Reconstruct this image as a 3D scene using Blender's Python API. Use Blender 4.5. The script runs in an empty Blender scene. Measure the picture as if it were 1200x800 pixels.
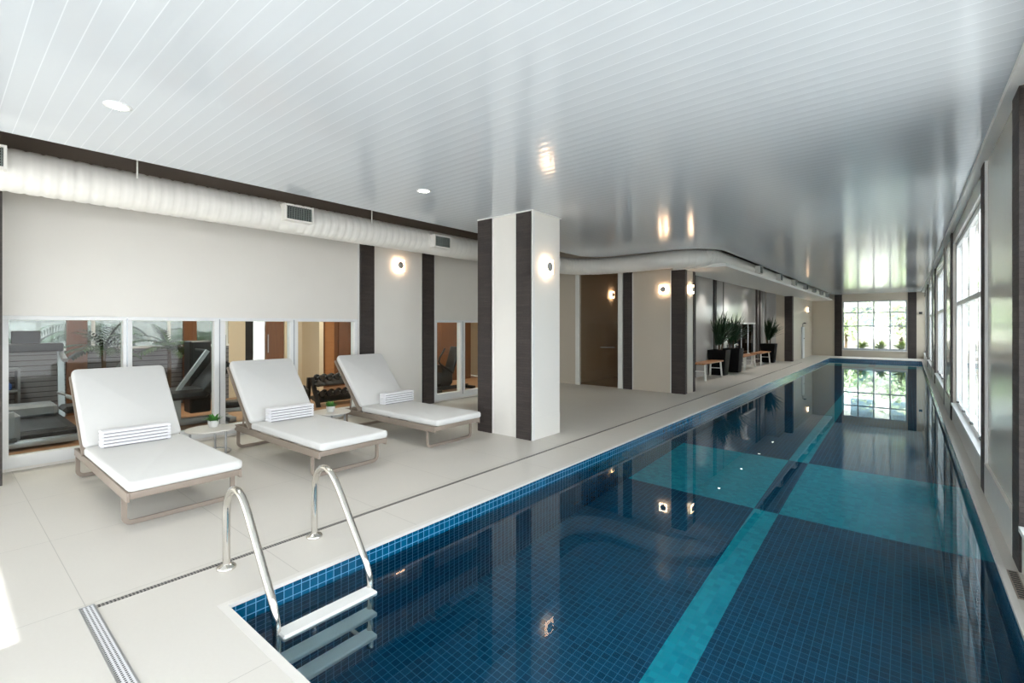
import bpy, math, random
from mathutils import Vector, Matrix, noise
R = random.Random(7)
SC = bpy.context.scene
COL = SC.collection
PI = math.pi

# ------------------------------------------------------------------ camera numbers
FPX, HOR, CAMH = 562.0, 381.0, 1.5
YAW = math.atan2(464.6, FPX)

# ------------------------------------------------------------------ materials
def lin(r, g, b):
    f = lambda c: (c/255/12.92) if c/255 <= .04045 else ((c/255+.055)/1.055)**2.4
    return (f(r), f(g), f(b), 1)

class NT:
    def __init__(s, name):
        s.m = bpy.data.materials.new(name); s.m.use_nodes = True
        s.t = s.m.node_tree; s.n = s.t.nodes; s.l = s.t.links
        s.n.clear(); s.out = s.n.new('ShaderNodeOutputMaterial')
    def new(s, t, **kw):
        n = s.n.new(t)
        for k, v in kw.items(): setattr(n, k, v)
        return n
    def put(s, sock, v):
        if hasattr(v, 'is_linked') or isinstance(v, bpy.types.NodeSocket): s.l.new(v, sock)
        else: sock.default_value = v
    def math(s, op, a, b=0.0, c=None, clamp=False):
        n = s.new('ShaderNodeMath', operation=op, use_clamp=clamp)
        s.put(n.inputs[0], a); s.put(n.inputs[1], b)
        if c is not None: s.put(n.inputs[2], c)
        return n.outputs[0]
    def mix(s, fac, a, b):
        n = s.new('ShaderNodeMix', data_type='RGBA')
        s.put(n.inputs[0], fac); s.put(n.inputs[6], a); s.put(n.inputs[7], b)
        return n.outputs[2]
    def pos(s):
        n = s.new('ShaderNodeNewGeometry'); sp = s.new('ShaderNodeSeparateXYZ')
        s.l.new(n.outputs['Position'], sp.inputs[0]); s.geo = n
        return sp.outputs
    def obj(s):
        n = s.new('ShaderNodeTexCoord'); return n.outputs['Object']
    def noise(s, scale, detail=3, vec=None, rough=.5):
        n = s.new('ShaderNodeTexNoise'); n.inputs['Scale'].default_value = scale
        n.inputs['Detail'].default_value = detail; n.inputs['Roughness'].default_value = rough
        if vec is not None: s.l.new(vec, n.inputs['Vector'])
        return n.outputs['Fac']
    def bump(s, h, strength=.3, dist=.01):
        n = s.new('ShaderNodeBump'); n.inputs['Strength'].default_value = strength
        n.inputs['Distance'].default_value = dist; s.put(n.inputs['Height'], h)
        return n.outputs[0]
    def bsdf(s, color, rough=.5, metal=0.0, spec=.5, normal=None, coat=0, emis=None, estr=0, trans=0, sheen=0):
        p = s.new('ShaderNodeBsdfPrincipled')
        s.put(p.inputs['Base Color'], color); s.put(p.inputs['Roughness'], rough)
        s.put(p.inputs['Metallic'], metal); p.inputs['Specular IOR Level'].default_value = spec
        if coat: p.inputs['Coat Weight'].default_value = coat; p.inputs['Coat Roughness'].default_value = .05
        if sheen: p.inputs['Sheen Weight'].default_value = sheen
        if normal is not None: s.l.new(normal, p.inputs['Normal'])
        if emis: p.inputs['Emission Color'].default_value = emis; p.inputs['Emission Strength'].default_value = estr
        s.l.new(p.outputs[0], s.out.inputs[0]); return s.m

def plain(name, rgb, rough=.5, metal=0, spec=.5, var=.06, scale=14, bump=0, bscale=60, coat=0, sheen=0):
    """solid colour with a little procedural mottling, optional fine bump"""
    t = NT(name); v = t.obj(); f = t.noise(scale, 4, v)
    c = lin(*rgb); d = tuple(max(0, x*(1-var)) for x in c[:3])+(1,); e = tuple(min(1, x*(1+var)) for x in c[:3])+(1,)
    nm = t.bump(t.noise(bscale, 3, v), bump, .004) if bump else None
    return t.bsdf(t.mix(f, d, e), rough, metal, spec, nm, coat, sheen=sheen)

def emit(name, rgb, strength):
    t = NT(name); e = t.new('ShaderNodeEmission'); e.inputs[0].default_value = lin(*rgb); e.inputs[1].default_value = strength
    t.l.new(e.outputs[0], t.out.inputs[0]); return t.m

def glass_pane(name, tint=(1, 1, 1, 1), refl=1.0):
    """thin pane: clear straight through, mirror by Fresnel"""
    t = NT(name); tr = t.new('ShaderNodeBsdfTransparent'); tr.inputs[0].default_value = tint
    g = t.new('ShaderNodeBsdfGlossy'); g.inputs['Roughness'].default_value = .0
    fr = t.new('ShaderNodeFresnel'); fr.inputs[0].default_value = 1.5
    mx = t.new('ShaderNodeMixShader')
    ge = t.new('ShaderNodeNewGeometry')
    t.l.new(t.math('MULTIPLY', t.math('MULTIPLY', fr.outputs[0], refl, clamp=True), t.math('SUBTRACT', 1.0, ge.outputs['Backfacing'])), mx.inputs[0])
    t.l.new(tr.outputs[0], mx.inputs[1]); t.l.new(g.outputs[0], mx.inputs[2]); t.l.new(mx.outputs[0], t.out.inputs[0])
    return t.m

def linemask(t, coord, pitch, width, off=0.0):
    f = t.math('FRACT', t.math('DIVIDE', t.math('ADD', coord, off), pitch))
    d = t.math('MINIMUM', f, t.math('SUBTRACT', 1.0, f))
    return t.math('LESS_THAN', d, width/pitch/2)

def m_floor():
    t = NT('porcelain floor'); x, y, z = t.pos()
    ln = t.math('MAXIMUM', linemask(t, x, 1.2, .004, 3.40), linemask(t, y, .9, .004, -.523))
    n1 = t.noise(.9, 5, t.geo.outputs['Position']); n2 = t.noise(60, 3, t.geo.outputs['Position'])
    c = t.mix(n1, lin(203, 198, 189), lin(213, 209, 201))
    c = t.mix(t.math('MULTIPLY', n2, .15), c, lin(180, 172, 160))
    c = t.mix(t.math('MULTIPLY', ln, .55), c, lin(150, 146, 138))
    return t.bsdf(c, t.math('MULTIPLY_ADD', n1, .1, .36), 0, .4, t.bump(t.math('SUBTRACT', 1.0, ln), .2, .002))

def m_pooltile():
    t = NT('pool mosaic'); x, y, z = t.pos(); P = .0525
    nrm = t.new('ShaderNodeSeparateXYZ'); t.l.new(t.geo.outputs['True Normal'], nrm.inputs[0])
    a = [t.math('GREATER_THAN', t.math('ABSOLUTE', o), .5) for o in nrm.outputs]
    offs = (2.82, -1.0, 0.0); L = []
    for c, k, o in zip((x, y, z), a, offs):
        L.append(t.math('MULTIPLY', linemask(t, c, P, .0042, o), t.math('SUBTRACT', 1.0, k)))
    ln = t.math('MAXIMUM', t.math('MAXIMUM', L[0], L[1]), L[2])
    cb = t.new('ShaderNodeCombineXYZ')
    for i, (c, o) in enumerate(zip((x, y, z), offs)):
        t.l.new(t.math('FLOOR', t.math('DIVIDE', t.math('ADD', c, o + 1e-4), P)), cb.inputs[i])
    wn = t.new('ShaderNodeTexWhiteNoise'); t.l.new(cb.outputs[0], wn.inputs[0])
    # marking pattern on the floor
    lane = t.math('MULTIPLY', t.math('GREATER_THAN', x, -1.318), t.math('LESS_THAN', x, -1.077))
    band = t.math('MULTIPLY', t.math('GREATER_THAN', y, 5.80), t.math('LESS_THAN', y, 7.80))
    band = t.math('MAXIMUM', band, t.math('GREATER_THAN', y, 24.6))
    xor = t.math('ABSOLUTE', t.math('SUBTRACT', lane, band))
    onfl = t.math('MULTIPLY', a[2], t.math('LESS_THAN', z, -.6))
    teal = t.math('MULTIPLY', xor, onfl)
    dark = t.mix(wn.outputs[0], lin(0, 66, 96), lin(4, 84, 118))
    ligh = t.mix(wn.outputs[0], lin(0, 158, 178), lin(24, 184, 198))
    c = t.mix(teal, dark, ligh)
    g0 = t.mix(onfl, lin(96, 158, 198), lin(50, 126, 160))
    g = t.mix(teal, g0, lin(40, 164, 186))
    c = t.mix(ln, c, g)
    return t.bsdf(c, .12, 0, .5, t.bump(t.math('SUBTRACT', 1.0, ln), .25, .002))

def m_water():
    """calm water surface: refraction below, mirror by Fresnel above"""
    t = NT('pool water'); rf = t.new('ShaderNodeBsdfRefraction'); rf.inputs['IOR'].default_value = 1.333
    rf.inputs['Roughness'].default_value = 0; rf.inputs['Color'].default_value = (.84, .97, 1, 1)
    gl = t.new('ShaderNodeBsdfGlossy'); gl.inputs['Roughness'].default_value = 0; gl.inputs['Color'].default_value = (.88, .97, 1, 1)
    fr = t.new('ShaderNodeFresnel'); fr.inputs[0].default_value = 1.333
    mx = t.new('ShaderNodeMixShader'); t.l.new(t.math('SUBTRACT', fr.outputs[0], .024, clamp=True), mx.inputs[0])
    t.l.new(rf.outputs[0], mx.inputs[1]); t.l.new(gl.outputs[0], mx.inputs[2]); t.l.new(mx.outputs[0], t.out.inputs[0])
    return t.m

def m_ceiling():
    """gloss lacquered slats 10 cm wide, each very slightly crowned, with joint highlights painted as fine pale lines"""
    t = NT('lacquered ceiling slats'); x, y, z = t.pos()
    ln = linemask(t, y, .1, .005)
    c = t.mix(ln, lin(203, 210, 216), lin(222, 228, 233))  # groove highlight put into the colour as a paler line
    crown = t.math('MULTIPLY', t.math('SINE', t.math('MULTIPLY', y, 2*PI/.1)), .02)
    w = t.noise(1.3, 2, t.geo.outputs['Position'])
    cb = t.new('ShaderNodeCombineXYZ'); t.l.new(t.math('MULTIPLY', t.math('SUBTRACT', w, .5), .012), cb.inputs[0]); t.l.new(crown, cb.inputs[1])
    ad = t.new('ShaderNodeVectorMath', operation='ADD'); t.l.new(t.geo.outputs['Normal'], ad.inputs[0]); t.l.new(cb.outputs[0], ad.inputs[1])
    nz = t.new('ShaderNodeVectorMath', operation='NORMALIZE'); t.l.new(ad.outputs[0], nz.inputs[0])
    return t.bsdf(c, .12, 0, .5, nz.outputs[0])

def m_stone():
    t = NT('dark stacked stone cladding'); v = t.obj()
    mp = t.new('ShaderNodeMapping'); t.l.new(v, mp.inputs[0])
    sp = t.new('ShaderNodeSeparateXYZ'); t.l.new(v, sp.inputs[0])
    cb = t.new('ShaderNodeCombineXYZ'); t.l.new(t.math('ADD', sp.outputs[0], sp.outputs[1]), cb.inputs[0]); t.l.new(sp.outputs[2], cb.inputs[1])
    b = t.new('ShaderNodeTexBrick'); t.l.new(cb.outputs[0], b.inputs[0])
    b.inputs['Scale'].default_value = 1; b.inputs['Brick Width'].default_value = .24; b.inputs['Row Height'].default_value = .033
    b.inputs['Mortar Size'].default_value = .0022; b.inputs['Color1'].default_value = lin(64, 57, 54); b.inputs['Color2'].default_value = lin(45, 40, 39)
    b.inputs['Mortar'].default_value = lin(30, 27, 26); b.inputs['Bias'].default_value = 0
    n = t.noise(45, 4, v); c = t.mix(t.math('MULTIPLY', n, .5), b.outputs[0], lin(84, 76, 72))
    h = t.math('ADD', t.math('MULTIPLY', b.outputs[1], -1.0), t.math('MULTIPLY', n, .5))
    return t.bsdf(c, .6, 0, .4, t.bump(h, .7, .006))

def m_wood(name, c1, c2, rough=.4, axis=1, scale=6):
    t = NT(name); v = t.obj(); mp = t.new('ShaderNodeMapping'); t.l.new(v, mp.inputs[0])
    s = [scale*3]*3; s[axis] = scale*.25; mp.inputs['Scale'].default_value = s
    n = t.noise(1.5, 5, mp.outputs[0], .6)
    return t.bsdf(t.mix(n, lin(*c1), lin(*c2)), rough, 0, .4)

def m_perf(base=(222, 223, 225), rad=.29, nm='perforated steel'):
    t = NT(nm); x, y, z = t.pos(); p = .0165
    row = t.math('FLOOR', t.math('DIVIDE', y, p)); off = t.math('MULTIPLY', t.math('MODULO', t.math('ABSOLUTE', row), 2.0), p/2)
    fx = t.math('SUBTRACT', t.math('FRACT', t.math('DIVIDE', t.math('ADD', x, off), p)), .5)
    fy = t.math('SUBTRACT', t.math('FRACT', t.math('DIVIDE', y, p)), .5)
    r = t.math('SQRT', t.math('ADD', t.math('MULTIPLY', fx, fx), t.math('MULTIPLY', fy, fy)))
    hole = t.math('LESS_THAN', r, rad)
    c = t.mix(hole, lin(*base), lin(30, 30, 32))
    return t.bsdf(c, t.math('MULTIPLY_ADD', hole, .4, .32), t.math('SUBTRACT', .25, t.math('MULTIPLY', hole, .25)), .5)

def m_towel():
    t = NT('white towelling'); v = t.obj(); n = t.noise(220, 2, v)
    return t.bsdf(t.mix(n, lin(226, 226, 228), lin(240, 240, 242)), .95, 0, .1, t.bump(n, .5, .004), sheen=.2)

def m_slats():
    t = NT('grey slatted panel'); x, y, z = t.pos(); ln = linemask(t, z, .085, .012)
    return t.bsdf(t.mix(ln, lin(112, 114, 120), lin(40, 40, 44)), .5)

def m_lumber_floor():
    t = NT('gym timber floor'); x, y, z = t.pos(); ln = linemask(t, x, .14, .004)
    n = t.noise(3, 4, t.geo.outputs['Position'])
    return t.bsdf(t.mix(ln, t.mix(n, lin(150, 112, 82), lin(178, 138, 104)), lin(96, 70, 50)), .35)

def m_leaf(name, c1, c2):
    t = NT(name); v = t.obj(); n = t.noise(3, 3, v)
    return t.bsdf(t.mix(n, lin(*c1), lin(*c2)), .45, 0, .4)

M = dict(
    floor=m_floor(), tile=m_pooltile(), water=m_water(), ceil=m_ceiling(), stone=m_stone(),
    coping=plain('pale stone coping', (214, 210, 203), .4, bscale=90, bump=.05),
    beige=plain('lit beige panel', (233, 230, 223), .42, var=.02, scale=3),  # stronger light on these walls put into the colour
    beigedim=plain('dim warm beige panel', (200, 190, 174), .4, var=.02, scale=3),  # same beige, weaker and warmer light put into the colour
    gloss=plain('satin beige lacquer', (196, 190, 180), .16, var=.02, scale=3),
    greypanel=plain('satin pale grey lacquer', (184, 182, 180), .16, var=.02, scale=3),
    trim=plain('off white trim', (232, 232, 228), .4, var=.02),
    white=plain('white powder coated aluminium', (236, 238, 238), .32, var=.02),
    void=plain('dark grey-brown above ceiling', (112, 102, 94), .9),
    duct=plain('white painted duct', (232, 230, 224), .42, var=.02),
    dark=plain('dark grille', (52, 56, 54), .5), louvre=plain('pale louvre', (128, 136, 132), .4),
    steel=plain('polished stainless steel', (214, 210, 202), .14, 1.0, var=.03), steel2=plain('satin steel', (180, 182, 184), .35, .9),
    taupe=plain('taupe coated aluminium', (152, 139, 127), .42, .15, var=.03),
    cushion=plain('white upholstery', (218, 218, 215), .85, var=.015, bump=.12, bscale=180, sheen=.1),
    towel=m_towel(), stripe=plain('grey towel stripe', (120, 118, 122), .95, bump=.3, bscale=200),
    pvc=plain('white plastic step', (222, 222, 218), .4), perf=m_perf(), perf2=m_perf((150, 146, 140), .36, 'narrow perforated steel'), line=plain('narrow steel drain', (120, 118, 112), .4, .4),
    pane=glass_pane('dimming tint pane', (.64, .66, .67, 1)), farpane=glass_pane('far dimming tint pane', (.5, .515, .52, 1)), gymback=glass_pane('gym rear pane', (.3, .31, .31, 1)), nearpane=glass_pane('lightly tinted pane', (.62, .63, .64, 1)), backpane=glass_pane('tinted back pane', (.5, .51, .525, 1)), gympane=glass_pane('gym pane', (.93, .97, .96, 1), .55), bronze=glass_pane('bronze tinted glass', (.80, .74, .66, 1), .8),  # pane, farpane, gymback, nearpane, backpane: tint added to dim the daylight
    clear=glass_pane('clear glass table', (.92, .96, .95, 1), 1.2), dglass=glass_pane('shade tinted pane', (.5, .5, .5, 1), 1.0),
    glow=emit('lit opal glass', (255, 214, 174), 15), spot=emit('lit downlight', (255, 246, 232), 14), capd=plain('grey lamp cap', (186, 184, 182), .4, .5),
    wood=m_wood('oiled bench wood', (150, 98, 60), (196, 142, 96)), door=m_wood('brown veneer', (92, 58, 36), (132, 88, 56), .35, 2),
    black=plain('black plastic', (26, 27, 29), .45), rubber=plain('black vinyl', (32, 32, 34), .38), grey=plain('grey machine plastic', (122, 128, 134), .4),
    silver=plain('silver painted tube', (168, 172, 176), .3, .6), blue=plain('blue foam', (42, 82, 150), .8),
    pot=plain('black planter', (10, 10, 11), .6, spec=.15), soil=plain('dark soil', (48, 36, 26), .95, bump=.5, bscale=40),
    leaf=m_leaf('yucca leaf', (18, 40, 26), (44, 76, 48)), palm=m_leaf('palm leaf', (30, 50, 26), (70, 98, 52)), agave=m_leaf('agave leaf', (104, 140, 60), (196, 206, 120)),
    tree=m_leaf('tree leaf', (186, 204, 156), (226, 234, 202)), succ=m_leaf('succulent leaf', (46, 104, 40), (96, 160, 74)), bark=plain('bark', (92, 76, 60), .9),
    gymwall=plain('cream gym wall', (214, 200, 176), .7, var=.02), gymfloor=m_lumber_floor(), slats=m_slats(),
    render=plain('pale outdoor render', (214, 214, 210), .8, bump=.1, bscale=30), ground=plain('outdoor paving', (170, 166, 158), .85),
    bldg=plain('white apartment render', (232, 230, 224), .8), bwin=plain('dark building glazing', (92, 112, 120), .15),
    terra=plain('terracotta', (178, 104, 66), .7),
)

# ------------------------------------------------------------------ mesh builder
class MB:
    def __init__(s): s.v = []; s.f = []; s.sm = []
    def add(s, vs, fs, smooth=False, mat=None):
        o = len(s.v)
        s.v += [tuple((mat @ Vector(p)) if mat else p) for p in vs]
        s.f += [tuple(i+o for i in f) for f in fs]; s.sm += [smooth]*len(fs); return s
    def box(s, x0, x1, y0, y1, z0, z1, mat=None, ch=0.0):
        if ch <= 0:
            v = [(x, y, z) for z in (z0, z1) for y in (y0, y1) for x in (x0, x1)]
            return s.add(v, [(0, 2, 3, 1), (4, 5, 7, 6), (0, 1, 5, 4), (2, 6, 7, 3), (0, 4, 6, 2), (1, 3, 7, 5)], False, mat)
        c = ch; v = []; cx, cy, cz = (x0+x1)/2, (y0+y1)/2, (z0+z1)/2
        X = (x0, x1); Y = (y0, y1); Z = (z0, z1); idx = {}
        for i in (0, 1):
            for j in (0, 1):
                for k in (0, 1):
                    for ax in range(3):
                        p = [X[i], Y[j], Z[k]]
                        q = [p[0]-(c if i else -c), p[1]-(c if j else -c), p[2]-(c if k else -c)]
                        q[ax] = p[ax]; idx[i, j, k, ax] = len(v); v.append(tuple(q))
        f = []
        for i in (0, 1):
            a = [idx[i, j, k, 0] for j, k in ((0, 0), (1, 0), (1, 1), (0, 1))]; f.append(tuple(a if i else a[::-1]))
            a = [idx[j, i, k, 1] for j, k in ((0, 0), (1, 0), (1, 1), (0, 1))]; f.append(tuple(a[::-1] if i else a))
            a = [idx[j, k, i, 2] for j, k in ((0, 0), (1, 0), (1, 1), (0, 1))]; f.append(tuple(a if i else a[::-1]))
        for i in (0, 1):
            for j in (0, 1):
                f.append((idx[i, j, 0, 0], idx[i, j, 1, 0], idx[i, j, 1, 1], idx[i, j, 0, 1]))
                f.append((idx[i, 0, j, 0], idx[i, 1, j, 0], idx[i, 1, j, 2], idx[i, 0, j, 2]))
                f.append((idx[0, i, j, 1], idx[1, i, j, 1], idx[1, i, j, 2], idx[0, i, j, 2]))
                for k in (0, 1): f.append((idx[i, j, k, 0], idx[i, j, k, 1], idx[i, j, k, 2]))
        return s.add(v, f, False, mat)
    def tube(s, pts, r, seg=12, closed=False, cap=True, rf=None):
        P = [Vector(p) for p in pts]; n = len(P); T = []
        for i in range(n):
            a = P[(i-1) % n] if closed or i else P[0]; b = P[(i+1) % n] if closed or i < n-1 else P[-1]
            T.append((b-a).normalized())
        up = Vector((0, 0, 1)) if abs(T[0].z) < .9 else Vector((1, 0, 0))
        N = (up - T[0]*up.dot(T[0])).normalized(); vs = []; fs = []
        for i in range(n):
            N = (N - T[i]*N.dot(T[i])).normalized(); B = T[i].cross(N); rr = rf(i) if rf else r
            for k in range(seg):
                a = 2*PI*k/seg; vs.append(tuple(P[i] + (N*math.cos(a)+B*math.sin(a))*rr))
        m = n if closed else n-1
        for i in range(m):
            for k in range(seg):
                a = i*seg+k; b = i*seg+(k+1) % seg; c = ((i+1) % n)*seg+(k+1) % seg; d = ((i+1) % n)*seg+k
                fs.append((a, b, c, d))
        s.add(vs, fs, True)
        if cap and not closed: s.add(vs[:seg], [tuple(range(seg))[::-1]]); s.add(vs[-seg:], [tuple(range(seg))])
        return s
    def bar(s, pts, w, h, up=(0, 0, 1)):
        """flat rectangular bar swept along a polyline; w across, h along up-ish"""
        P = [Vector(p) for p in pts]; U = Vector(up); vs = []; fs = []; n = len(P)
        for i in range(n):
            t = (P[min(i+1, n-1)]-P[max(i-1, 0)]).normalized(); sd = t.cross(U).normalized(); u = sd.cross(t).normalized()
            k = 1.0
            if 0 < i < n-1:
                c = (P[i]-P[i-1]).normalized().dot(t); k = 1/max(.6, c)
            for a, b in ((-1, -1), (1, -1), (1, 1), (-1, 1)): vs.append(tuple(P[i]+sd*a*w/2+u*b*h/2*k))
        for i in range(n-1):
            for k in range(4): fs.append((i*4+k, i*4+(k+1) % 4, i*4+4+(k+1) % 4, i*4+4+k))
        fs += [(3, 2, 1, 0), tuple((n-1)*4+k for k in range(4))]
        return s.add(vs, fs)
    def lathe(s, prof, seg=24, mat=None, cap=True):
        vs = []; fs = []; n = len(prof)
        for r, z in prof:
            for k in range(seg): a = 2*PI*k/seg; vs.append((r*math.cos(a), r*math.sin(a), z))
        for i in range(n-1):
            for k in range(seg): fs.append((i*seg+k, i*seg+(k+1) % seg, (i+1)*seg+(k+1) % seg, (i+1)*seg+k))
        s.add(vs, fs, True, mat)
        if cap:
            s.add(vs[:seg], [tuple(range(seg))[::-1]], False, mat); s.add(vs[-seg:], [tuple(range(seg))], False, mat)
        return s
    def prism(s, poly, z0, z1, mat=None):
        n = len(poly); vs = [(x, y, z0) for x, y in poly]+[(x, y, z1) for x, y in poly]
        a = sum(poly[i][0]*poly[(i+1) % n][1]-poly[(i+1) % n][0]*poly[i][1] for i in range(n))
        fs = [tuple(range(n))[::-1], tuple(range(n, 2*n))]+[(i, (i+1) % n, n+(i+1) % n, n+i) for i in range(n)]
        if a < 0: fs = [f[::-1] for f in fs]
        return s.add(vs, fs, False, mat)
    def blade(s, base, d, length, w, droop=.3, n=6, fold=.25, twist=0):
        """one pointed leaf: curved, folded along its midrib"""
        b = Vector(base); d = Vector(d).normalized(); z = Vector((0, 0, 1))
        side = d.cross(z); side = side.normalized() if side.length > 1e-3 else Vector((1, 0, 0))
        if twist: side = Matrix.Rotation(twist, 3, d) @ side
        vs = []; p = b.copy(); dirv = d.copy()
        for i in range(n+1):
            t = i/n; ww = w*(min(1, .45+2.2*t))*(1-t**2.2)*.5
            nn = side.cross(dirv).normalized()
            vs += [tuple(p-side*ww+nn*ww*fold), tuple(p), tuple(p+side*ww+nn*ww*fold)]
            dirv = (dirv - z*droop*(t*1.2+.1)/n*2).normalized(); p = p+dirv*length/n
        fs = []
        for i in range(n):
            a = i*3
            fs += [(a, a+1, a+4, a+3), (a+1, a+2, a+5, a+4)]
        return s.add(vs, fs, True)
    def build(s, name, mat, parent=None, loc=None, bevel=0, subsurf=0, solid=0):
        me = bpy.data.meshes.new(name); me.from_pydata(s.v, [], s.f)
        me.polygons.foreach_set('use_smooth', s.sm); me.materials.append(M[mat] if isinstance(mat, str) else mat); me.update()
        o = bpy.data.objects.new(name, me); COL.objects.link(o)
        if parent: o.parent = parent
        if loc: o.location = loc
        if solid: m = o.modifiers.new('t', 'SOLIDIFY'); m.thickness = solid; m.offset = 0
        if bevel: m = o.modifiers.new('b', 'BEVEL'); m.width = bevel; m.segments = 3; m.limit_method = 'ANGLE'; m.angle_limit = .6
        if subsurf: m = o.modifiers.new('s', 'SUBSURF'); m.levels = subsurf; m.render_levels = subsurf
        if bevel or subsurf:
            for p in me.polygons: p.use_smooth = True
        return o

def tag(o, label=None, cat=None, group=None, kind=None):
    if label: o['label'] = label
    if cat: o['category'] = cat
    if group: o['group'] = group
    if kind: o['kind'] = kind
    return o
def thing(name, loc, label=None, cat=None, group=None, rz=0, kind=None):
    o = bpy.data.objects.new(name, None); COL.objects.link(o); o.location = loc; o.rotation_euler.z = rz
    o.empty_display_size = .1
    return tag(o, label, cat, group, kind)
def copy_tree(o, parent=None):
    c = o.copy(); COL.objects.link(c)
    if parent: c.parent = parent
    for ch in list(o.children): copy_tree(ch, c)
    return c
def struct(o): o['kind'] = 'structure'; return o
def arc(cx, cy, r, a0, a1, n=8): return [(cx+r*math.cos(a0+(a1-a0)*i/n), cy+r*math.sin(a0+(a1-a0)*i/n)) for i in range(n+1)]

# ------------------------------------------------------------------ room constants
CEIL = 3.0; XL = -7.1; XR = .53; YB = -2.6; YF = 28.2; TOP = 3.55
PX0, PX1, PY0, PY1 = -2.82, .44, 1.0, 26.55; ZW = -.13; ZP = -1.28

# ================================================================== FLOOR, POOL
f = MB()
f.box(XL-.25, PX0-.03, YB-.2, YF+.2, -.25, 0)
f.box(PX0-.03, XR+.25, YB-.2, PY0-.03, -.25, 0)
f.box(PX0-.03, XR+.25, PY1+.03, YF+.2, -.25, 0)
f.box(PX1+.02, XR+.25, PY0-.03, PY1+.03, -.25, -.0005)
struct(f.build('floor', 'floor'))

pool = thing('swimming_pool', (0, 0, 0), 'long lap pool lined with dark blue mosaic tiles and full of still water', 'pool')
b = MB(); t_ = .2
b.box(PX0-t_, PX1+t_, PY0-t_, PY1+t_, ZP-.2, ZP)
b.box(PX0-.11, PX0, PY0-.11, PY1+.11, ZP, -.02); b.box(PX1, PX1+.11, PY0-.11, PY1+.11, ZP, -.02)
b.box(PX0, PX1, PY0-.11, PY0, ZP, -.02); b.box(PX0, PX1, PY1, PY1+.11, ZP, -.02)
b.build('basin', 'tile', pool)
w = MB(); w.add([(PX0, PY0, ZW), (PX1, PY0, ZW), (PX1, PY1, ZW), (PX0, PY1, ZW)], [(0, 1, 2, 3)])
w.build('water', 'water', pool)
c = MB(); k = .03
c.box(PX0-k, PX0+.012, PY0-k, PY1+k, -.02, .002); c.box(PX1-.012, PX1+.02, PY0-k, PY1+k, -.02, .002)
c.box(PX0+.012, PX1-.012, PY0-k, PY0+.012, -.02, .002); c.box(PX0+.012, PX1-.012, PY1-.012, PY1+k, -.02, .002)
tag(c.build('coping', 'coping', pool), 'pale stone coping')

# ladder
lad = thing('pool_ladder', (-3.25, 1.445, 0), 'stainless steel pool ladder with two arched handrails and white steps', 'ladder')
path = [(0, 0), (0, .12), (0, .33), (.012, .41), (.05, .475), (.105, .512), (.165, .517), (.225, .497), (.28, .455), (.33, .40), (.40, .31), (.50, .185), (.585, .08), (.635, .015), (.668, -.05), (.68, -.12), (.68, -.25), (.68, -.5), (.68, -.82)]
def smooth(p, it=2):
    for _ in range(it):
        q = [p[0]]
        for a, b2 in zip(p, p[1:]): q += [tuple(.75*x+.25*y for x, y in zip(a, b2)), tuple(.25*x+.75*y for x, y in zip(a, b2))]
        p = q+[p[-1]]
    return p
for sy in (-.285, .285):
    MB().tube([(x, sy, z) for x, z in smooth(path)], .0215, 16).build('handrail', 'steel', lad)
    MB().lathe([(.055, 0), (.055, .008), (.05, .016), (.03, .026), (.024, .03)], 24, Matrix.Translation((0, sy, 0))).build('base_flange', 'steel', lad)
for i, z in enumerate((-.115, -.37, -.62)):
    MB().box(.655, .76, -.285, .285, z-.045, z, ch=.008).build('step', 'pvc', lad)
for sy in (-.285, .285): MB().tube([(.68, sy, -.8), (.445, sy, -.8)], .014, 10).build('wall_bumper', 'pvc', lad)

# drains
d = MB(); d.box(-3.35, -3.32, .558, 22.5, 0, .003); tag(d.build('linear_drain', 'perf2'), 'long narrow steel slot drain running beside the pool in the floor', 'drain')
dr = thing('floor_drain', (-3.365, .525, 0), 'perforated steel drain channel set in the floor at the near pool corner', 'drain')
MB().box(0, 2.4, -.024, .024, 0, .004).build('perforated_cover', 'perf', dr)
q = MB(); q.box(0, 2.4, -.032, -.024, 0, .005); q.box(0, 2.4, .024, .032, 0, .005); q.box(-.008, 0, -.032, .032, 0, .005); q.build('frame', 'steel2', dr)
gr = thing('ledge_drain', (.487, 4.0, 0), 'small slotted drain grille on the narrow ledge under the right wall', 'drain')
q = MB(); q.box(-.024, .024, -.2, .2, 0, .004); q.build('plate', 'taupe', gr)
q = MB()
for i in range(12): q.box(-.017, .017, -.185+i*.032, -.17+i*.032, .004, .006)
q.build('slot', 'dark', gr)

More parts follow.
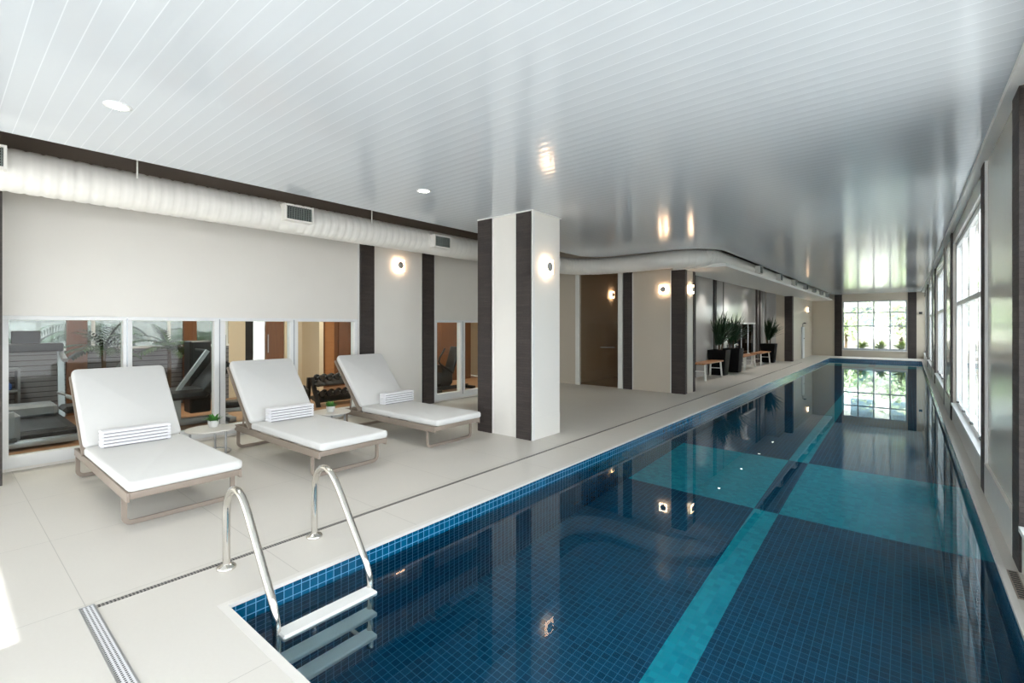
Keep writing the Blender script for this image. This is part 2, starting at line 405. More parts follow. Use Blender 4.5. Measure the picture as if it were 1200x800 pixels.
# ================================================================== LEFT WALL with gym windows
W_ = .18
def left_wall_piece(y0, y1, wins=True):
    pass
lw = MB()
Z1, Z0 = 1.60, .10
lw.box(XL-W_, XL, YB, .44, 0, TOP); lw.box(XL-W_, XL, .44, 4.53, Z1, TOP); lw.box(XL-W_, XL, .44, 4.53, -.02, .03)
lw.box(XL-W_, XL, 4.53, 6.22, 0, TOP); lw.box(XL-W_, XL, 6.22, 9.1, Z1, TOP); lw.box(XL-W_, XL, 6.22, 9.1, -.02, .03); lw.box(XL-W_, XL, 9.1, 14.4, 0, TOP)
struct(lw.build('wall_left', 'beige'))
uw = MB(); uw.box(XL, XL+.015, YB, 10.44, 2.97, TOP); struct(uw.build('wall_left_above_ceiling', 'void'))  # dark grey-brown strip laid over the top of the beige wall
def gym_window(n, y0, y1, mull, z0=.03, z1=Z1):
    r = thing('window_%d' % n, (XL, (y0+y1)/2, z0), kind='structure'); yc = (y0+y1)/2
    q = MB(); a, bx = -.10, .012; H = z1-z0; fw = .06
    q.box(a, bx, y0-yc, y1-yc, H-.045, H); q.box(a, bx, y0-yc, y1-yc, 0, .12)
    q.box(a, bx, y0-yc, y0-yc+fw, .12, H-.045); q.box(a, bx, y1-yc-fw, y1-yc, .12, H-.045)
    for m0, m1 in mull: q.box(a, bx, m0-yc, m1-yc, .12, H-.045)
    q.build('window_frame', 'white', r, bevel=.004)
    e = [y0+fw]+[v for m in mull for v in m]+[y1-fw]
    for i in range(0, len(e), 2):
        MB().box(-.048, -.04, e[i]-yc, e[i+1]-yc, .12, H-.045).build('pane', 'gympane', r)
    # inner sash lines
    q = MB()
    for m0, m1 in mull: q.box(.012, .02, (m0+m1)/2-yc-.012, (m0+m1)/2-yc-.002, .06, H-.02)
    if mull: q.build('sash_seal', 'silver', r)
gym_window(1, .44, 4.53, [(1.427, 1.515), (2.387, 2.521), (3.401, 3.517)])
gym_window(2, 6.22, 9.1, [(6.92, 7.05), (7.85, 7.98)])
# roman panel lines on upper wall + trims
tr = MB()
for y in (4.535, 5.885, 6.195): tr.box(XL, XL+.012, y, y+.03, 0 if y != 4.535 else 0, 2.95)
struct(tr.build('trim_1', 'trim'))
def strip(parent, x0, x1, y0, y1, z0=0.0, z1=2.99):
    o = MB().box(0, x1-x0, 0, y1-y0, 0, z1-z0).build('cladding_strip', 'stone', parent, (x0-parent.location.x, y0-parent.location.y, z0-parent.location.z)); return o
pl = thing('wall_pilaster', (XL, 5.37, 0), kind='structure')
MB().box(0, .03, -.54, .515, 0, 2.97).build('panel', 'beige', pl)
strip(pl, XL, XL+.05, 4.57, 4.83); strip(pl, XL, XL+.05, 5.905, 6.175)
# near left pillar
pn = thing('wall_pillar', (-6.83, .1, 0), kind='structure')
MB().box(-.27, .27, -.85, .32, 0, 2.97).build('shaft', 'beige', pn)
strip(pn, -6.56, -6.535, .16, .42)

# free-standing column
cx0, cx1, cy0, cy1 = -4.715, -3.765, 4.985, 5.60
cl = thing('wall_column', ((cx0+cx1)/2, (cy0+cy1)/2, 0), kind='structure')
hx, hy = (cx1-cx0)/2, (cy1-cy0)/2
MB().box(-hx, hx, -hy, hy, 0, TOP).build('shaft', 'beige', cl)
strip(cl, cx0-.015, cx0+.245, cy0-.03, cy0+.0, 0, 2.995); strip(cl, cx1-.262, cx1-.002, cy0-.03, cy0, 0, 2.995)
q = MB()
q.box(hx-.012, hx+.012, -hy-.03, -hy+.0, 0, 2.995); q.box(hx-.285, hx-.264, -hy-.012, -hy, 0, 2.995); q.box(hx, hx+.006, -hy, -hy+.03, 0, 2.995); q.box(-hx+.245, -hx+.262, -hy-.012, -hy, 0, 2.995)
q.build('corner_trim', 'trim', cl)
q = MB(); q.box(-hx-.02, hx+.02, -hy-.035, hy+.02, 2.985, 3.0); q.build('top_trim', 'trim', cl)
q = MB(); q.box(-hx+.262, hx-.285, -hy-.004, -hy, 0, .28); q.box(hx, hx+.004, -hy+.03, hy, 0, .28); q.build('skirting', 'beige', cl)

# ================================================================== FRONT BLOCK (changing rooms) at y=10.44
yb = 10.44
wf = MB()
wf.box(XL-.1, -6.50, yb, yb+.15, 0, TOP); wf.box(-5.235, -3.765, yb, yb+.15, 0, TOP); wf.box(-6.50, -5.235, yb, yb+.15, 2.78, TOP)
wf.box(-5.235, -5.1, yb+.15, 14.4, 0, TOP); wf.box(-3.9, -3.765, yb+.15, 11.05, 0, TOP); wf.box(-5.1, -3.9, 10.9, 11.05, 0, TOP)
struct(wf.build('wall_changing_room', 'beigedim'))
bp = thing('wall_corner_pilaster', (-3.9, 10.6, 0), kind='structure')
strip(bp, -4.04, -3.735, yb-.03, yb, 0, 2.71)
strip(bp, -3.765, -3.735, yb, yb+.10, 0, 2.71); strip(bp, -3.765, -3.735, 10.93, 11.06, 0, 2.71)
MB().box(0, .02, 0, .39, 0, 2.71).build('panel', 'gloss', bp, (.135, -.06, 0))
bs = thing('wall_strip_pilaster', (-5.09, yb-.015, 0), kind='structure')
strip(bs, -5.20, -4.975, yb-.03, yb, 0, 2.76)
tr = MB(); tr.box(-6.52, -6.395, yb-.03, yb, 0, 2.78); tr.box(-5.335, -5.215, yb-.03, yb, 0, 2.78); tr.box(-4.065, -4.042, yb-.02, yb, 0, 2.71); tr.box(-4.975, -4.955, yb-.012, yb, 0, 2.71)
struct(tr.build('trim_2', 'trim'))
bb = MB(); bb.box(-4.955, -4.065, yb-.008, yb, 0, .2); struct(bb.build('baseboard_front', 'beigedim'))
dd = thing('door_1', (-5.865, yb+.05, 0), kind='structure')
MB().box(-.53, .53, -.006, .006, .01, 2.77).build('glass_leaf', 'bronze', dd)
q = MB(); q.tube([(.05, -.05, .965), (.44, -.05, .965)], .012, 10); q.tube([(.08, -.05, .965), (.08, 0, .965)], .008, 8); q.tube([(.41, -.05, .965), (.41, 0, .965)], .008, 8)
q.build('door_handle', 'steel2', dd)
# corridor behind the glass door
cr = MB(); cr.box(XL, -6.62, yb+.15, 14.4, 0, TOP); cr.box(XL, -5.1, 14.4, 14.55, 0, TOP)
struct(cr.build('wall_corridor', 'beige'))
# ================================================================== RECESS WALL x=-4.7, y 11..22.7
XC = -4.7
wr = MB(); T = .15
wr.box(XC-T, XC, 11.05, 17.0, 0, TOP); wr.box(XC-T, XC, 17.0, 20.9, 1.60, TOP); wr.box(XC-T, XC, 17.0, 20.9, 0, .35); wr.box(XC-T, XC, 20.9, 22.7, 0, TOP)
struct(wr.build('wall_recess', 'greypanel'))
rp = thing('wall_recess_strips', (XC, 15.6, 0), kind='structure')
for a_, b_ in ((15.55, 15.80), (20.95, 21.20), (21.45, 21.7), (12.4, 12.65)): strip(rp, XC, XC+.03, a_, b_, 0, 2.94)
q = MB()
for y in (13.9, 16.6, 22.0): q.box(0, .012, y-15.6, y-15.6+.03, 0, 2.94)
q.build('shadow_trim', 'dark', rp)
r = thing('window_3', (XC, 18.95, .35), kind='structure')
q = MB(); h = 1.25
q.box(-.06, .004, -1.95, 1.95, h-.06, h); q.box(-.06, .004, -1.95, 1.95, 0, .08)
for y in (-1.95, -.93, .0, .95, 1.87): q.box(-.055, -.03, y, y+.06, .08, h-.06)
q.build('window_frame', 'white', r, bevel=.004)
for y in (-1.87, -.87, .06, 1.01): MB().box(-.05, -.044, y, y+.92 if y < 1 else y+.86, .08, h-.06).build('pane', 'pane', r)
sr = MB(); sr.box(-6.9, -6.75, 16.5, 21.5, 0, 3); sr.box(-6.9, XC-T, 16.35, 16.5, 0, 3); sr.box(-6.9, XC-T, 21.5, 21.65, 0, 3); sr.box(-6.9, XC-T, 16.35, 21.65, 2.6, 2.7)
struct(sr.build('wall_store_room', 'door'))
sf = MB(); sf.box(-6.9, XC-T, 16.35, 21.65, -.1, .0); 
# block beyond
wb = MB(); wb.box(XC-T, -3.735, 22.7, YF, 0, TOP)
struct(wb.build('wall_far_block', 'beigedim'))
bq = thing('wall_far_pilaster', (-3.85, 22.69, 0), kind='structure')
strip(bq, -3.985, -3.70, 22.665, 22.70, 0, 2.71); strip(bq, -3.735, -3.70, 22.70, 22.95, 0, 2.71)
q = MB(); q.box(-.83, -.46, -.012, .01, 0, 2.9); q.build('panel', 'greypanel', bq)
# soffit / bulkhead over the recess
so = MB(); so.box(-3.98, -2.88, 10.36, YF, 2.71, 2.78); so.box(-4.9, -3.98, 11.05, 22.7, 2.95, 3.02); so.box(-4.04, -3.98, 10.45, YF, 2.78, 3.02)
struct(so.build('ceiling_soffit', 'trim'))

# ================================================================== FAR WALL
wy = MB()
FX0, FX1, FZ0, FZ1 = -2.47, -.05, .32, 2.65
wy.box(XC-.2, FX0, YF, YF+.2, 0, TOP); wy.box(FX1, XR+.25, YF, YF+.2, 0, TOP); wy.box(FX0, FX1, YF, YF+.2, FZ1, TOP); wy.box(FX0, FX1, YF, YF+.2, 0, FZ0)
struct(wy.build('wall_far', 'beigedim'))
fs_ = thing('wall_far_strips', (-1.3, YF, 0), kind='structure')
strip(fs_, -2.79, -2.49, YF-.04, YF, 0, 2.99); strip(fs_, -.02, .28, YF-.04, YF, 0, 2.99)
r = thing('window_4', (-1.26, YF+.05, FZ0), kind='structure')
q = MB(); hw = (FX1-FX0)/2; H = FZ1-FZ0
q.box(-hw, hw, 0, .06, 0, .06); q.box(-hw, hw, 0, .06, H-.05, H); q.box(-hw, -hw+.05, 0, .06, .06, H-.05); q.box(hw-.05, hw, 0, .06, .06, H-.05)
for k in (-1, 0, 1): q.box(k*hw/2-.028, k*hw/2+.028, 0, .06, .06, H-.05)
for z in (1.46, 2.1): q.box(-hw+.05, hw-.05, .004, .056, z-FZ0-.028, z-FZ0+.028)
q.build('window_frame', 'silver', r)
MB().box(-hw+.02, hw-.02, .02, .026, .03, H-.03).build('pane', 'farpane', r)
MB().box(-hw-.02, hw+.02, -.12, 0, -.03, .0).build('window_sill', 'trim', r)

# ================================================================== RIGHT WALL
PIL = [(-2.6, -2.3), (4.21, 6.22), (10.25, 12.35), (16.4, 18.5), (22.6, 24.7)]
WIN = [(-2.3, 4.21), (6.22, 10.25), (12.35, 16.4), (18.5, 22.6), (24.7, 28.2)]
ZS, ZH = .28, 2.78; XO = XR+.22
wr = MB()
wr.box(XR+.01, XO, YB, PIL[0][0], 0, TOP)
for a_, b_ in PIL: wr.box(XR+.01, XO, a_, b_, 0, TOP)
for a_, b_ in WIN: wr.box(XR+.01, XO, a_, b_, 0, ZS-.03); wr.box(XR+.01, XO, a_, b_, ZH, TOP)
struct(wr.build('wall_right', 'gloss'))
sk = MB()
for a_, b_ in PIL[1:]: sk.box(XR-.012, XR+.012, a_+.27, b_-.27, 0, .28)
for a_, b_ in WIN: sk.box(XR, XR+.012, a_, b_, 0, .24)
struct(sk.build('baseboard_right', 'coping'))
for i, (a_, b_) in enumerate(PIL[1:]):
    p_ = thing('wall_right_pilaster', (XR, (a_+b_)/2, 0), kind='structure')
    strip(p_, XR-.012, XR+.012, a_, a_+.25, 0, 2.99); strip(p_, XR-.012, XR+.012, b_-.25, b_, 0, 2.99)
    q = MB(); q.box(-.008, .012, -(b_-a_)/2+.25, -(b_-a_)/2+.28, 0, 2.99); q.box(-.008, .012, (b_-a_)/2-.28, (b_-a_)/2-.25, 0, 2.99); q.build('edge_trim', 'trim', p_)
for i, (a_, b_) in enumerate(WIN):
    n = 5+i; yc = (a_+b_)/2; r = thing('window_%d' % n, (XR+.07, yc, ZS), kind='structure'); hw = (b_-a_)/2; H = ZH-ZS
    q = MB(); q.box(-.02, .05, -hw, hw, 0, .06); q.box(-.02, .05, -hw, hw, H-.06, H); q.box(-.02, .05, -hw, -hw+.06, .06, H-.06); q.box(-.02, .05, hw-.06, hw, .06, H-.06)
    nv = 4
    for k in range(1, nv): q.box(-.015, .045, -hw+2*hw*k/nv-.03, -hw+2*hw*k/nv+.03, .06, H-.06)
    q.box(-.015, .045, -hw+.06, hw-.06, 1.52, 1.58)
    q.build('window_frame', 'white', r)
    MB().box(.01, .016, -hw+.05, hw-.05, .05, H-.05).build('pane', 'nearpane' if i == 0 else 'pane', r)
    MB().box(-.085, -.02, -hw, hw, -.03, 0).build('window_sill', 'trim', r)
    q = MB()
    for k in range(nv):
        y = -hw+2*hw*(k+.5)/nv; q.box(-.05, -.02, y-.06, y+.06, .07, .085)
    q.build('window_handle', 'dark', r)
cv = MB(); cv.box(XR-.06, XR+.012, YB, YF, 2.955, 2.999); struct(cv.build('trim_3', 'trim'))

# ================================================================== BACK WALL (behind the camera) with its window and one added for light
wk = MB(); BX0, BX1, BZ1 = -6.45, -3.25, 2.4; BX2, BX3 = -2.45, .4
wk.box(XL-.2, BX0, YB-.2, YB, 0, TOP); wk.box(BX1, BX2, YB-.2, YB, 0, TOP); wk.box(BX3, XR+.25, YB-.2, YB, 0, TOP); wk.box(BX2, BX3, YB-.2, YB, BZ1, TOP); wk.box(BX2, BX3, YB-.2, YB, 0, .1); wk.box(BX0, BX1, YB-.2, YB, BZ1, TOP); wk.box(BX0, BX1, YB-.2, YB, 0, .1)
struct(wk.build('wall_back', 'beige'))
r = thing('window_10', ((BX0+BX1)/2, YB-.1, .1), kind='structure'); hw = (BX1-BX0)/2
MB().box(-hw, hw, -.003, .003, 0, BZ1-.1).build('pane', 'backpane', r)
q = MB(); q.box(-hw, hw, -.03, .03, 0, .05); q.box(-hw, -hw+.05, -.03, .03, .05, BZ1-.1); q.build('window_frame', 'white', r)
r = thing('window_12', ((BX2+BX3)/2, YB-.1, .1), kind='structure'); hw = (BX3-BX2)/2  # unseen second window, added so sun bounce brightens the near ceiling
MB().box(-hw, hw, -.003, .003, 0, BZ1-.1).build('pane', 'backpane', r)
q = MB(); q.box(-hw, hw, -.03, .03, 0, .05); q.box(-hw, -hw+.05, -.03, .03, .05, BZ1-.1); q.build('window_frame', 'white', r)

# ================================================================== CEILING
P = [(XR+.02, YB), (XR+.02, YF), (-2.85, YF)]
P += [(-2.85, 10.3)] + arc(-3.75, 10.3, .9, 0, PI/2, 10)[1:-1][:0]
P = [(XR+.02, YB), (XR+.02, YF), (-2.85, YF), (-2.85, 10.25)]
P += arc(-3.65, 10.25, .80, 0, -PI/2, 10)[1:]            # outer corner turning along the front block
P += arc(-4.9, 8.85, .60, PI/2, PI, 10)                  # inner corner back to the left edge
P += [(-5.4+.0, 8.85-.0)] if False else []
P += [(-5.5, 8.4), (-5.42, 7.6), (-5.4, YB)]
ce = MB(); ce.prism(P, 3.0, 3.05)
struct(ce.build('ceiling', 'ceil'))
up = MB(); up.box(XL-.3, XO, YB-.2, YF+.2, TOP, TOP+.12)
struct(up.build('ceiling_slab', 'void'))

# ================================================================== AIR DUCT
dz = 2.86; RD = .19
path = [(-6.08, YB+.05), (-6.08, 9.05)]+arc(-5.28, 9.05, .8, PI, PI/2, 14)[1:]+[(-4.0, 9.85)]+arc(-4.0, 10.65, .8, -PI/2, 0, 14)[1:]+[(-3.2, YF-.05)]
def resample(p, step):
    out = [Vector(p[0]+(0,))]; acc = 0
    for a, b2 in zip(p, p[1:]):
        a = Vector(a+(0,)); b2 = Vector(b2+(0,)); L = (b2-a).length; pos = step-acc
        while pos <= L: out.append(a+(b2-a)*pos/L); pos += step
        acc = (acc+L) % step if L+acc >= step else acc+L
    return out
def duct_z(p):
    t = min(1, max(0, (p.y-9.0)/2.0)) if p.x < -3.3 else 1
    return dz+.07*(t if p.x > -4.6 else 0)*min(1, max(0, (p.x+4.6)/1.2))
rs = resample(path, .022)
pts = [(p.x, p.y, duct_z(p)) for p in rs]
pat = [0, .0035, .006, .0035, 0]
duct = thing('air_duct', (0, 0, 0), 'white ribbed round air duct hung along the left wall and round the corner', 'duct')
MB().tube(pts, RD, 24, rf=lambda i: RD-(.008 if i % 5 == 0 else 0)).build('duct_pipe', 'duct', duct)
def vent(x, y, z, w=.36, h=.2, deep=.17):
    q = MB(); q.box(x-deep, x, y-w/2, y-w/2+.02, z-h/2, z+h/2); q.box(x-deep, x, y+w/2-.02, y+w/2, z-h/2, z+h/2)
    q.box(x-deep, x, y-w/2+.02, y+w/2-.02, z+h/2-.02, z+h/2); q.box(x-deep, x, y-w/2+.02, y+w/2-.02, z-h/2, z-h/2+.02)
    o = q.build('vent_box', 'duct', duct)
    MB().box(x-.05, x-.04, y-w/2+.02, y+w/2-.02, z-h/2+.02, z+h/2-.02).build('vent_back', 'dark', o)
    q = MB(); n = 11
    for i in range(n):
        yy = y-w/2+.03+(w-.06)*i/(n-1); q.box(x-.03, x-.008, yy-.003, yy+.003, z-h/2+.02, z+h/2-.02)
    for i in range(1, 7):
        zz = z-h/2+.02+(h-.04)*i/7; q.box(x-.022, x-.012, y-w/2+.02, y+w/2-.02, zz-.002, zz+.002)
    q.build('louvre', 'louvre', o)
vent(-5.80, .22, 2.90); vent(-5.80, 2.90, 2.88); vent(-5.80, 5.27, 2.85); vent(-5.80, 7.7, 2.85)
for y in (13.55, 16.1, 18.5, 20.8, 22.9, 25.0, 27.0): vent(-2.90, y, 2.915, .34, .2, .2)
for y in (1.3, 4.0, 6.6):
    MB().tube([(-5.9, y, dz+.1), (-5.9, y, TOP)], .008, 8).build('hanger_rod', 'duct', duct)

# ================================================================== WALL LAMPS
def wall_lamp(loc, facing, label, group='round capped wall lamps'):
    rz = {'x': 0, '-y': -PI/2}[facing]
    r = thing('wall_lamp', loc, label, 'lamp', group, rz)
    RY = Matrix.Rotation(PI/2, 4, 'Y')
    MB().lathe([(.045, 0), (.045, .012), (.016, .014), (.016, .046)], 20, RY).build('backplate', 'white', r)
    MB().box(.046, .056, -.095, .095, -.095, .095, ch=.004).build('glass_plate', 'glow', r)
    MB().lathe([(.03, .056), (.064, .060), (.064, .070), (.056, .074)], 24, RY).build('cap', 'capd', r)
    return r
wall_lamp((XL+.03, 5.35, 2.575), 'x', 'lit wall lamp on the left wall between two dark stone strips')
wall_lamp((cx1, 5.275, 2.285), 'x', 'lit wall lamp on the side of the free standing column')
wall_lamp((-4.215, yb, 2.30), '-y', 'lit wall lamp on the beige front panel beside the glass door')
wall_lamp((-3.745, 10.745, 2.30), 'x', 'lit wall lamp on the narrow pilaster face at the block corner')
wall_lamp((-6.62, 12.5, 2.38), 'x', 'lit wall lamp seen through the bronze glass door')
wall_lamp((-3.735, 26.6, 2.24), 'x', 'lit wall lamp at the far end of the room near the corner')

# ================================================================== DOWNLIGHTS
def downlight(x, y, z, label, group, e=35, ang=110, r_=.062):
    r = thing('ceiling_downlight', (x, y, z), label, 'light', group)
    MB().lathe([(r_+.018, 0), (r_+.018, -.004), (r_, -.007), (r_-.004, -.003), (r_-.004, 0)], 28, cap=False).build('ring', 'white', r)
    MB().lathe([(.001, -.0045), (r_-.004, -.0045)], 28, cap=False).build('lens', 'spot', r)
    L = bpy.data.lights.new('downlight_beam', 'SPOT'); L.energy = e; L.spot_size = math.radians(ang); L.spot_blend = .6; L.color = (1, .95, .87); L.shadow_soft_size = .05
    o = bpy.data.objects.new('downlight_beam', L); COL.objects.link(o); o.parent = r; o.location = (0, 0, -.03)
downlight(-4.17, .81, 3.0, 'round recessed downlight in the white ceiling nearest the camera', 'ceiling downlights')
downlight(-4.17, 3.50, 3.0, 'round recessed downlight in the white ceiling in front of the column', 'ceiling downlights')
for y, s in ((14.5, 'over the first bench'), (16.9, 'over the pair of planters'), (19.3, 'over the low window'), (21.6, 'over the single planter')):
    downlight(-4.2, y, 2.95, 'recessed downlight under the soffit '+s+', mirrored in the water', 'soffit downlights', 60, 100, .06)

# ================================================================== SUN LOUNGERS
def make_lounger():
    r = thing('sun_lounger', (0, 0, 0))
    Lx0, Lx1, wd = -1.02, .98, .39     # local: +x = foot end (towards pool)
    # rails + cross bars
    q = MB()
    for s in (-1, 1): q.box(Lx0, Lx1-.0, s*wd-.02*(s > 0)-.0, s*wd+.02*(s < 0), .215, .285)
    q.box(Lx1-.035, Lx1, -wd+.02, wd-.02, .235, .285); q.box(Lx0, Lx0+.035, -wd+.02, wd-.02, .225, .285); q.box(-.62, -.58, -wd+.02, wd-.02, .235, .275); q.box(.2, .24, -wd+.02, wd-.02, .235, .275)
    q.build('frame', 'taupe', r, bevel=.004)
    for x in (Lx1-.16, Lx0+.06):
        rr = .05; pth = [(x, -wd+.018, .235)]
        pth += [(x, -wd+.018+rr-rr*math.cos(a), .02+rr-rr*math.sin(a)) for a in [PI/2*i/6 for i in range(7)]]
        pth += [(x, wd-.018-rr+rr*math.sin(a), .02+rr-rr*math.cos(a)) for a in [PI/2*i/6 for i in range(7)]]
        pth += [(x, wd-.018, .235)]
        MB().bar(pth, .034, .018, up=(0.001, 0, 1) if 0 else (1, 0, 0)).build('leg_loop', 'taupe', r)
    # seat mattress
    def cushion(n, l, w2, t, mat):
        pr = []; rr = .028
        rc = .05; pl_ = arc(l-rc, w2-rc, rc, 0, PI/2, 6)+arc(rc, w2-rc, rc, PI/2, PI, 6)+arc(rc, -w2+rc, rc, PI, 1.5*PI, 6)+arc(l-rc, -w2+rc, rc, 1.5*PI, 2*PI, 6)
        v = MB(); v.prism(pl_, 0, t)
        return v.build(n, mat, r, bevel=.024, subsurf=0)
    s_ = cushion('seat_cushion', 1.60, .39, .075, 'cushion'); s_.location = (-.58, 0, .292)
    b_ = cushion('back_cushion', .93, .39, .075, 'cushion'); b_.location = (-.60, 0, .335); b_.rotation_euler = (0, -(PI-math.radians(46.5)), 0)
    b_.rotation_euler = (0, math.radians(46.5)-PI, 0); b_.scale = (1, 1, -1)
    # backrest frame under the back cushion
    a = math.radians(46.5); ca, sa = math.cos(a), math.sin(a)
    def bp_(s, y, o): return (-.60-ca*s-sa*o, y, .315+sa*s-ca*o)
    q = MB()
    for y in (-.375, .375): q.bar([bp_(-.02, y, .02), bp_(.92, y, .02)], .03, .045, up=(0, 1, 0))
    for s in (.1, .35, .6, .9): q.bar([bp_(s, -.365, .015), bp_(s, .365, .015)], .04, .02)
    q.build('backrest_frame', 'taupe', r)
    q = MB()
    for y in (-.33, .33): q.tube([bp_(.38, y, .03), (-.93, y, .27)], .011, 8)
    q.tube([(-.93, -.33, .27), (-.93, .33, .27)], .011, 8)
    q.build('prop_stay', 'taupe', r)
    return r
proto = make_lounger()
LN = 'sun loungers in a row beside the pool'
for i, (x, y, rz, lab) in enumerate(((-5.33, 1.285, 0, 'white cushioned sun lounger nearest the camera, behind the pool ladder'),
                                 (-5.33, 2.75, .0, 'middle white cushioned sun lounger of the row of three'),
                                 (-5.33, 4.21, .0, 'white cushioned sun lounger beside the column, farthest of the row'))):
    o = proto if i == 0 else copy_tree(proto)
    o.location = (x, y, 0); o.rotation_euler.z = rz; tag(o, lab, 'sun lounger', LN)

def make_towel():
    r = thing('folded_towel', (0, 0, 0)); w2 = .27; layers = 5; th = .031; dp = .12
    # one continuous folded sheet: serpentine section swept across the width
    sec = []
    for k in range(layers):
        z = k*(th+.003)
        seq = (0, 1) if k % 2 == 0 else (1, 0)
        for e in seq: sec.append((dp*e, z+th/2))
    q = MB()
    for k in range(layers):
        z = k*th; q.box(0, dp, -w2, w2, z+.001, z+th-.001, ch=.007)
    q.build('towel_folds', 'towel', r)
    q = MB()
    for k in range(layers): q.box(dp-.001, dp+.002, -w2+.02, w2-.03, k*th+.001, k*th+.0065)
    q.build('stripe', 'stripe', r)
    return r
tw = make_towel()
for i, (y, lab) in enumerate(((1.26, 'folded white towel with grey stripes on the lounger nearest the camera'), (2.77, 'folded white towel with grey stripes on the middle lounger'), (4.36, 'folded white towel with grey stripes on the lounger beside the column'))):
    o = tw if i == 0 else copy_tree(tw)
    o.location = ((-5.815, -5.84, -5.855)[i], y, .370); o.rotation_euler = (0, .0, (-.02, .0, .02)[i]); tag(o, lab, 'towel', 'folded towels on the loungers')
    o.rotation_euler.y = 0

# side tables and little plants
def make_table():
    r = thing('side_table', (0, 0, 0))
    MB().lathe([(.245, 0), (.25, .004), (.25, .014), (.245, .018)], 40, Matrix.Translation((0, 0, .312))).build('table_top', 'coping', r)
    for k in range(3):
        a = 2*PI*k/3+.5; q = MB(); q.tube([(.2*math.cos(a), .2*math.sin(a), .312), (.2*math.cos(a), .2*math.sin(a), 0)], .012, 10); q.build('leg', 'steel2', r)
    q = MB(); q.tube([(.2*math.cos(2*PI*i/30), .2*math.sin(2*PI*i/30), .06) for i in range(30)], .007, 6, closed=True); q.build('foot_ring', 'steel2', r)
    return r
def make_succulent():
    r = thing('potted_succulent', (0, 0, 0)); rr = random.Random(3)
    MB().lathe([(.045, 0), (.055, .03), (.058, .075), (.054, .078), (.05, .07)], 20).build('pot', 'render', r)
    MB().lathe([(.001, .068), (.05, .068)], 20, cap=False).build('soil', 'soil', r)
    q = MB()
    for k in range(46):
        a = rr.uniform(0, 2*PI); e = rr.uniform(.25, 1.5); q.blade((.028*math.cos(a), .028*math.sin(a), .066), (math.cos(a)*math.cos(e), math.sin(a)*math.cos(e), math.sin(e)), rr.uniform(.05, .1), .035, .5, 4)
    q.build('foliage', 'succ', r); return r
tb = make_table(); su = make_succulent()
for i, (x, y, l1, l2) in enumerate(((-6.12, 2.02, 'round low side table between the nearest and the middle lounger', 'small potted succulent on the table beside the nearest lounger'), (-6.05, 3.46, 'round low side table between the middle and the farthest lounger', 'small potted succulent on the table beside the farthest lounger'))):
    o = tb if i == 0 else copy_tree(tb); o.location = (x, y, 0); tag(o, l1, 'table', 'low side tables')
    o = su if i == 0 else copy_tree(su); o.location = (x-.06, y+.05, .33) if i == 0 else (x+.02, y-.02, .33); o.rotation_euler.z = i*1.3; tag(o, l2, 'plant', 'small succulents on the tables')

# ================================================================== BENCHES + PLANTERS IN THE RECESS
def make_bench():
    r = thing('wooden_bench', (0, 0, 0)); l = .85
    q = MB()
    for k in range(4): q.box(-.185+k*.095, -.185+k*.095+.085, -l, l, .44, .475, ch=.004)
    q.build('bench_top', 'wood', r)
    for s in (-1, 1):
        y = s*(l-.16)
        for e in (-1, 1):
            q = MB(); q.bar([(e*.14, y, .44), (e*.165, y+s*.05, 0)], .04, .03, up=(0, 1, 0)); q.build('leg', 'trim', r)
        q = MB(); q.bar([(-.15, y+s*.02, .25), (.15, y+s*.02, .25)], .03, .02); q.build('stretcher', 'trim', r)
    return r
be = make_bench()
for i, (y, lab) in enumerate(((13.98, 'low wooden bench with pale legs before the pair of planters'), (17.95, 'low wooden bench with pale legs just beyond the pair of planters'), (20.28, 'low wooden bench with pale legs beside the single far planter'))):
    o = be if i == 0 else copy_tree(be); o.location = (-4.37, y, 0); tag(o, lab, 'bench', 'wooden benches along the recess wall')
def make_planter(seed):
    rr = random.Random(seed); r = thing('planter', (0, 0, 0))
    q = MB(); a, b2, h = .20, .265, .76
    vs = []; 
    for hw2, z in ((a, 0), (b2, h), (b2-.025, h), (b2-.03, h-.06)): vs += [(-hw2, -hw2, z), (hw2, -hw2, z), (hw2, hw2, z), (-hw2, hw2, z)]
    fs = [(3, 2, 1, 0)]
    for k in range(3):
        for j in range(4): fs.append((k*4+j, k*4+(j+1) % 4, k*4+4+(j+1) % 4, k*4+4+j))
    q.add(vs, fs); q.build('pot', 'pot', r, bevel=.008)
    MB().box(-.235, .235, -.235, .235, h-.08, h-.055).build('soil', 'soil', r)
    q = MB()
    for k in range(3):
        x, y = rr.uniform(-.07, .07), rr.uniform(-.07, .07); q.tube([(x, y, h-.08), (x*1.5, y*1.5, h+.12), (x*2, y*2, h+.26)], .022, 8)
    q.build('stem', 'bark', r)
    q = MB()
    for k in range(150):
        az = rr.uniform(0, 2*PI); e = math.radians(rr.triangular(18, 88, 55)); b0 = h+rr.uniform(.12, .38)
        x0, y0 = rr.uniform(-.09, .09), rr.uniform(-.09, .09)
        if math.cos(az) < -.1: e = max(e, math.radians(74+8*rr.random()))
        q.blade((x0, y0, b0), (math.cos(az)*math.cos(e), math.sin(az)*math.cos(e), math.sin(e)), rr.uniform(.58, .96)*(.75 if math.cos(az) < -.1 else 1), rr.uniform(.04, .065), rr.uniform(.02, .3), 6)
    q.build('foliage', 'leaf', r); return r
PLN = 'black planters with spiky plants'
for i, (x, y, lab) in enumerate(((-4.42, 15.20, 'black tapered planter with a spiky plant, nearer of the pair'), (-4.36, 16.45, 'black tapered planter with a spiky plant, farther of the pair'), (-4.36, 21.6, 'black tapered planter with a spiky plant standing alone farther down'))):
    o = make_planter(11+i); o.location = (x, y, 0); o.rotation_euler.z = 0; tag(o, lab, 'planter', PLN)
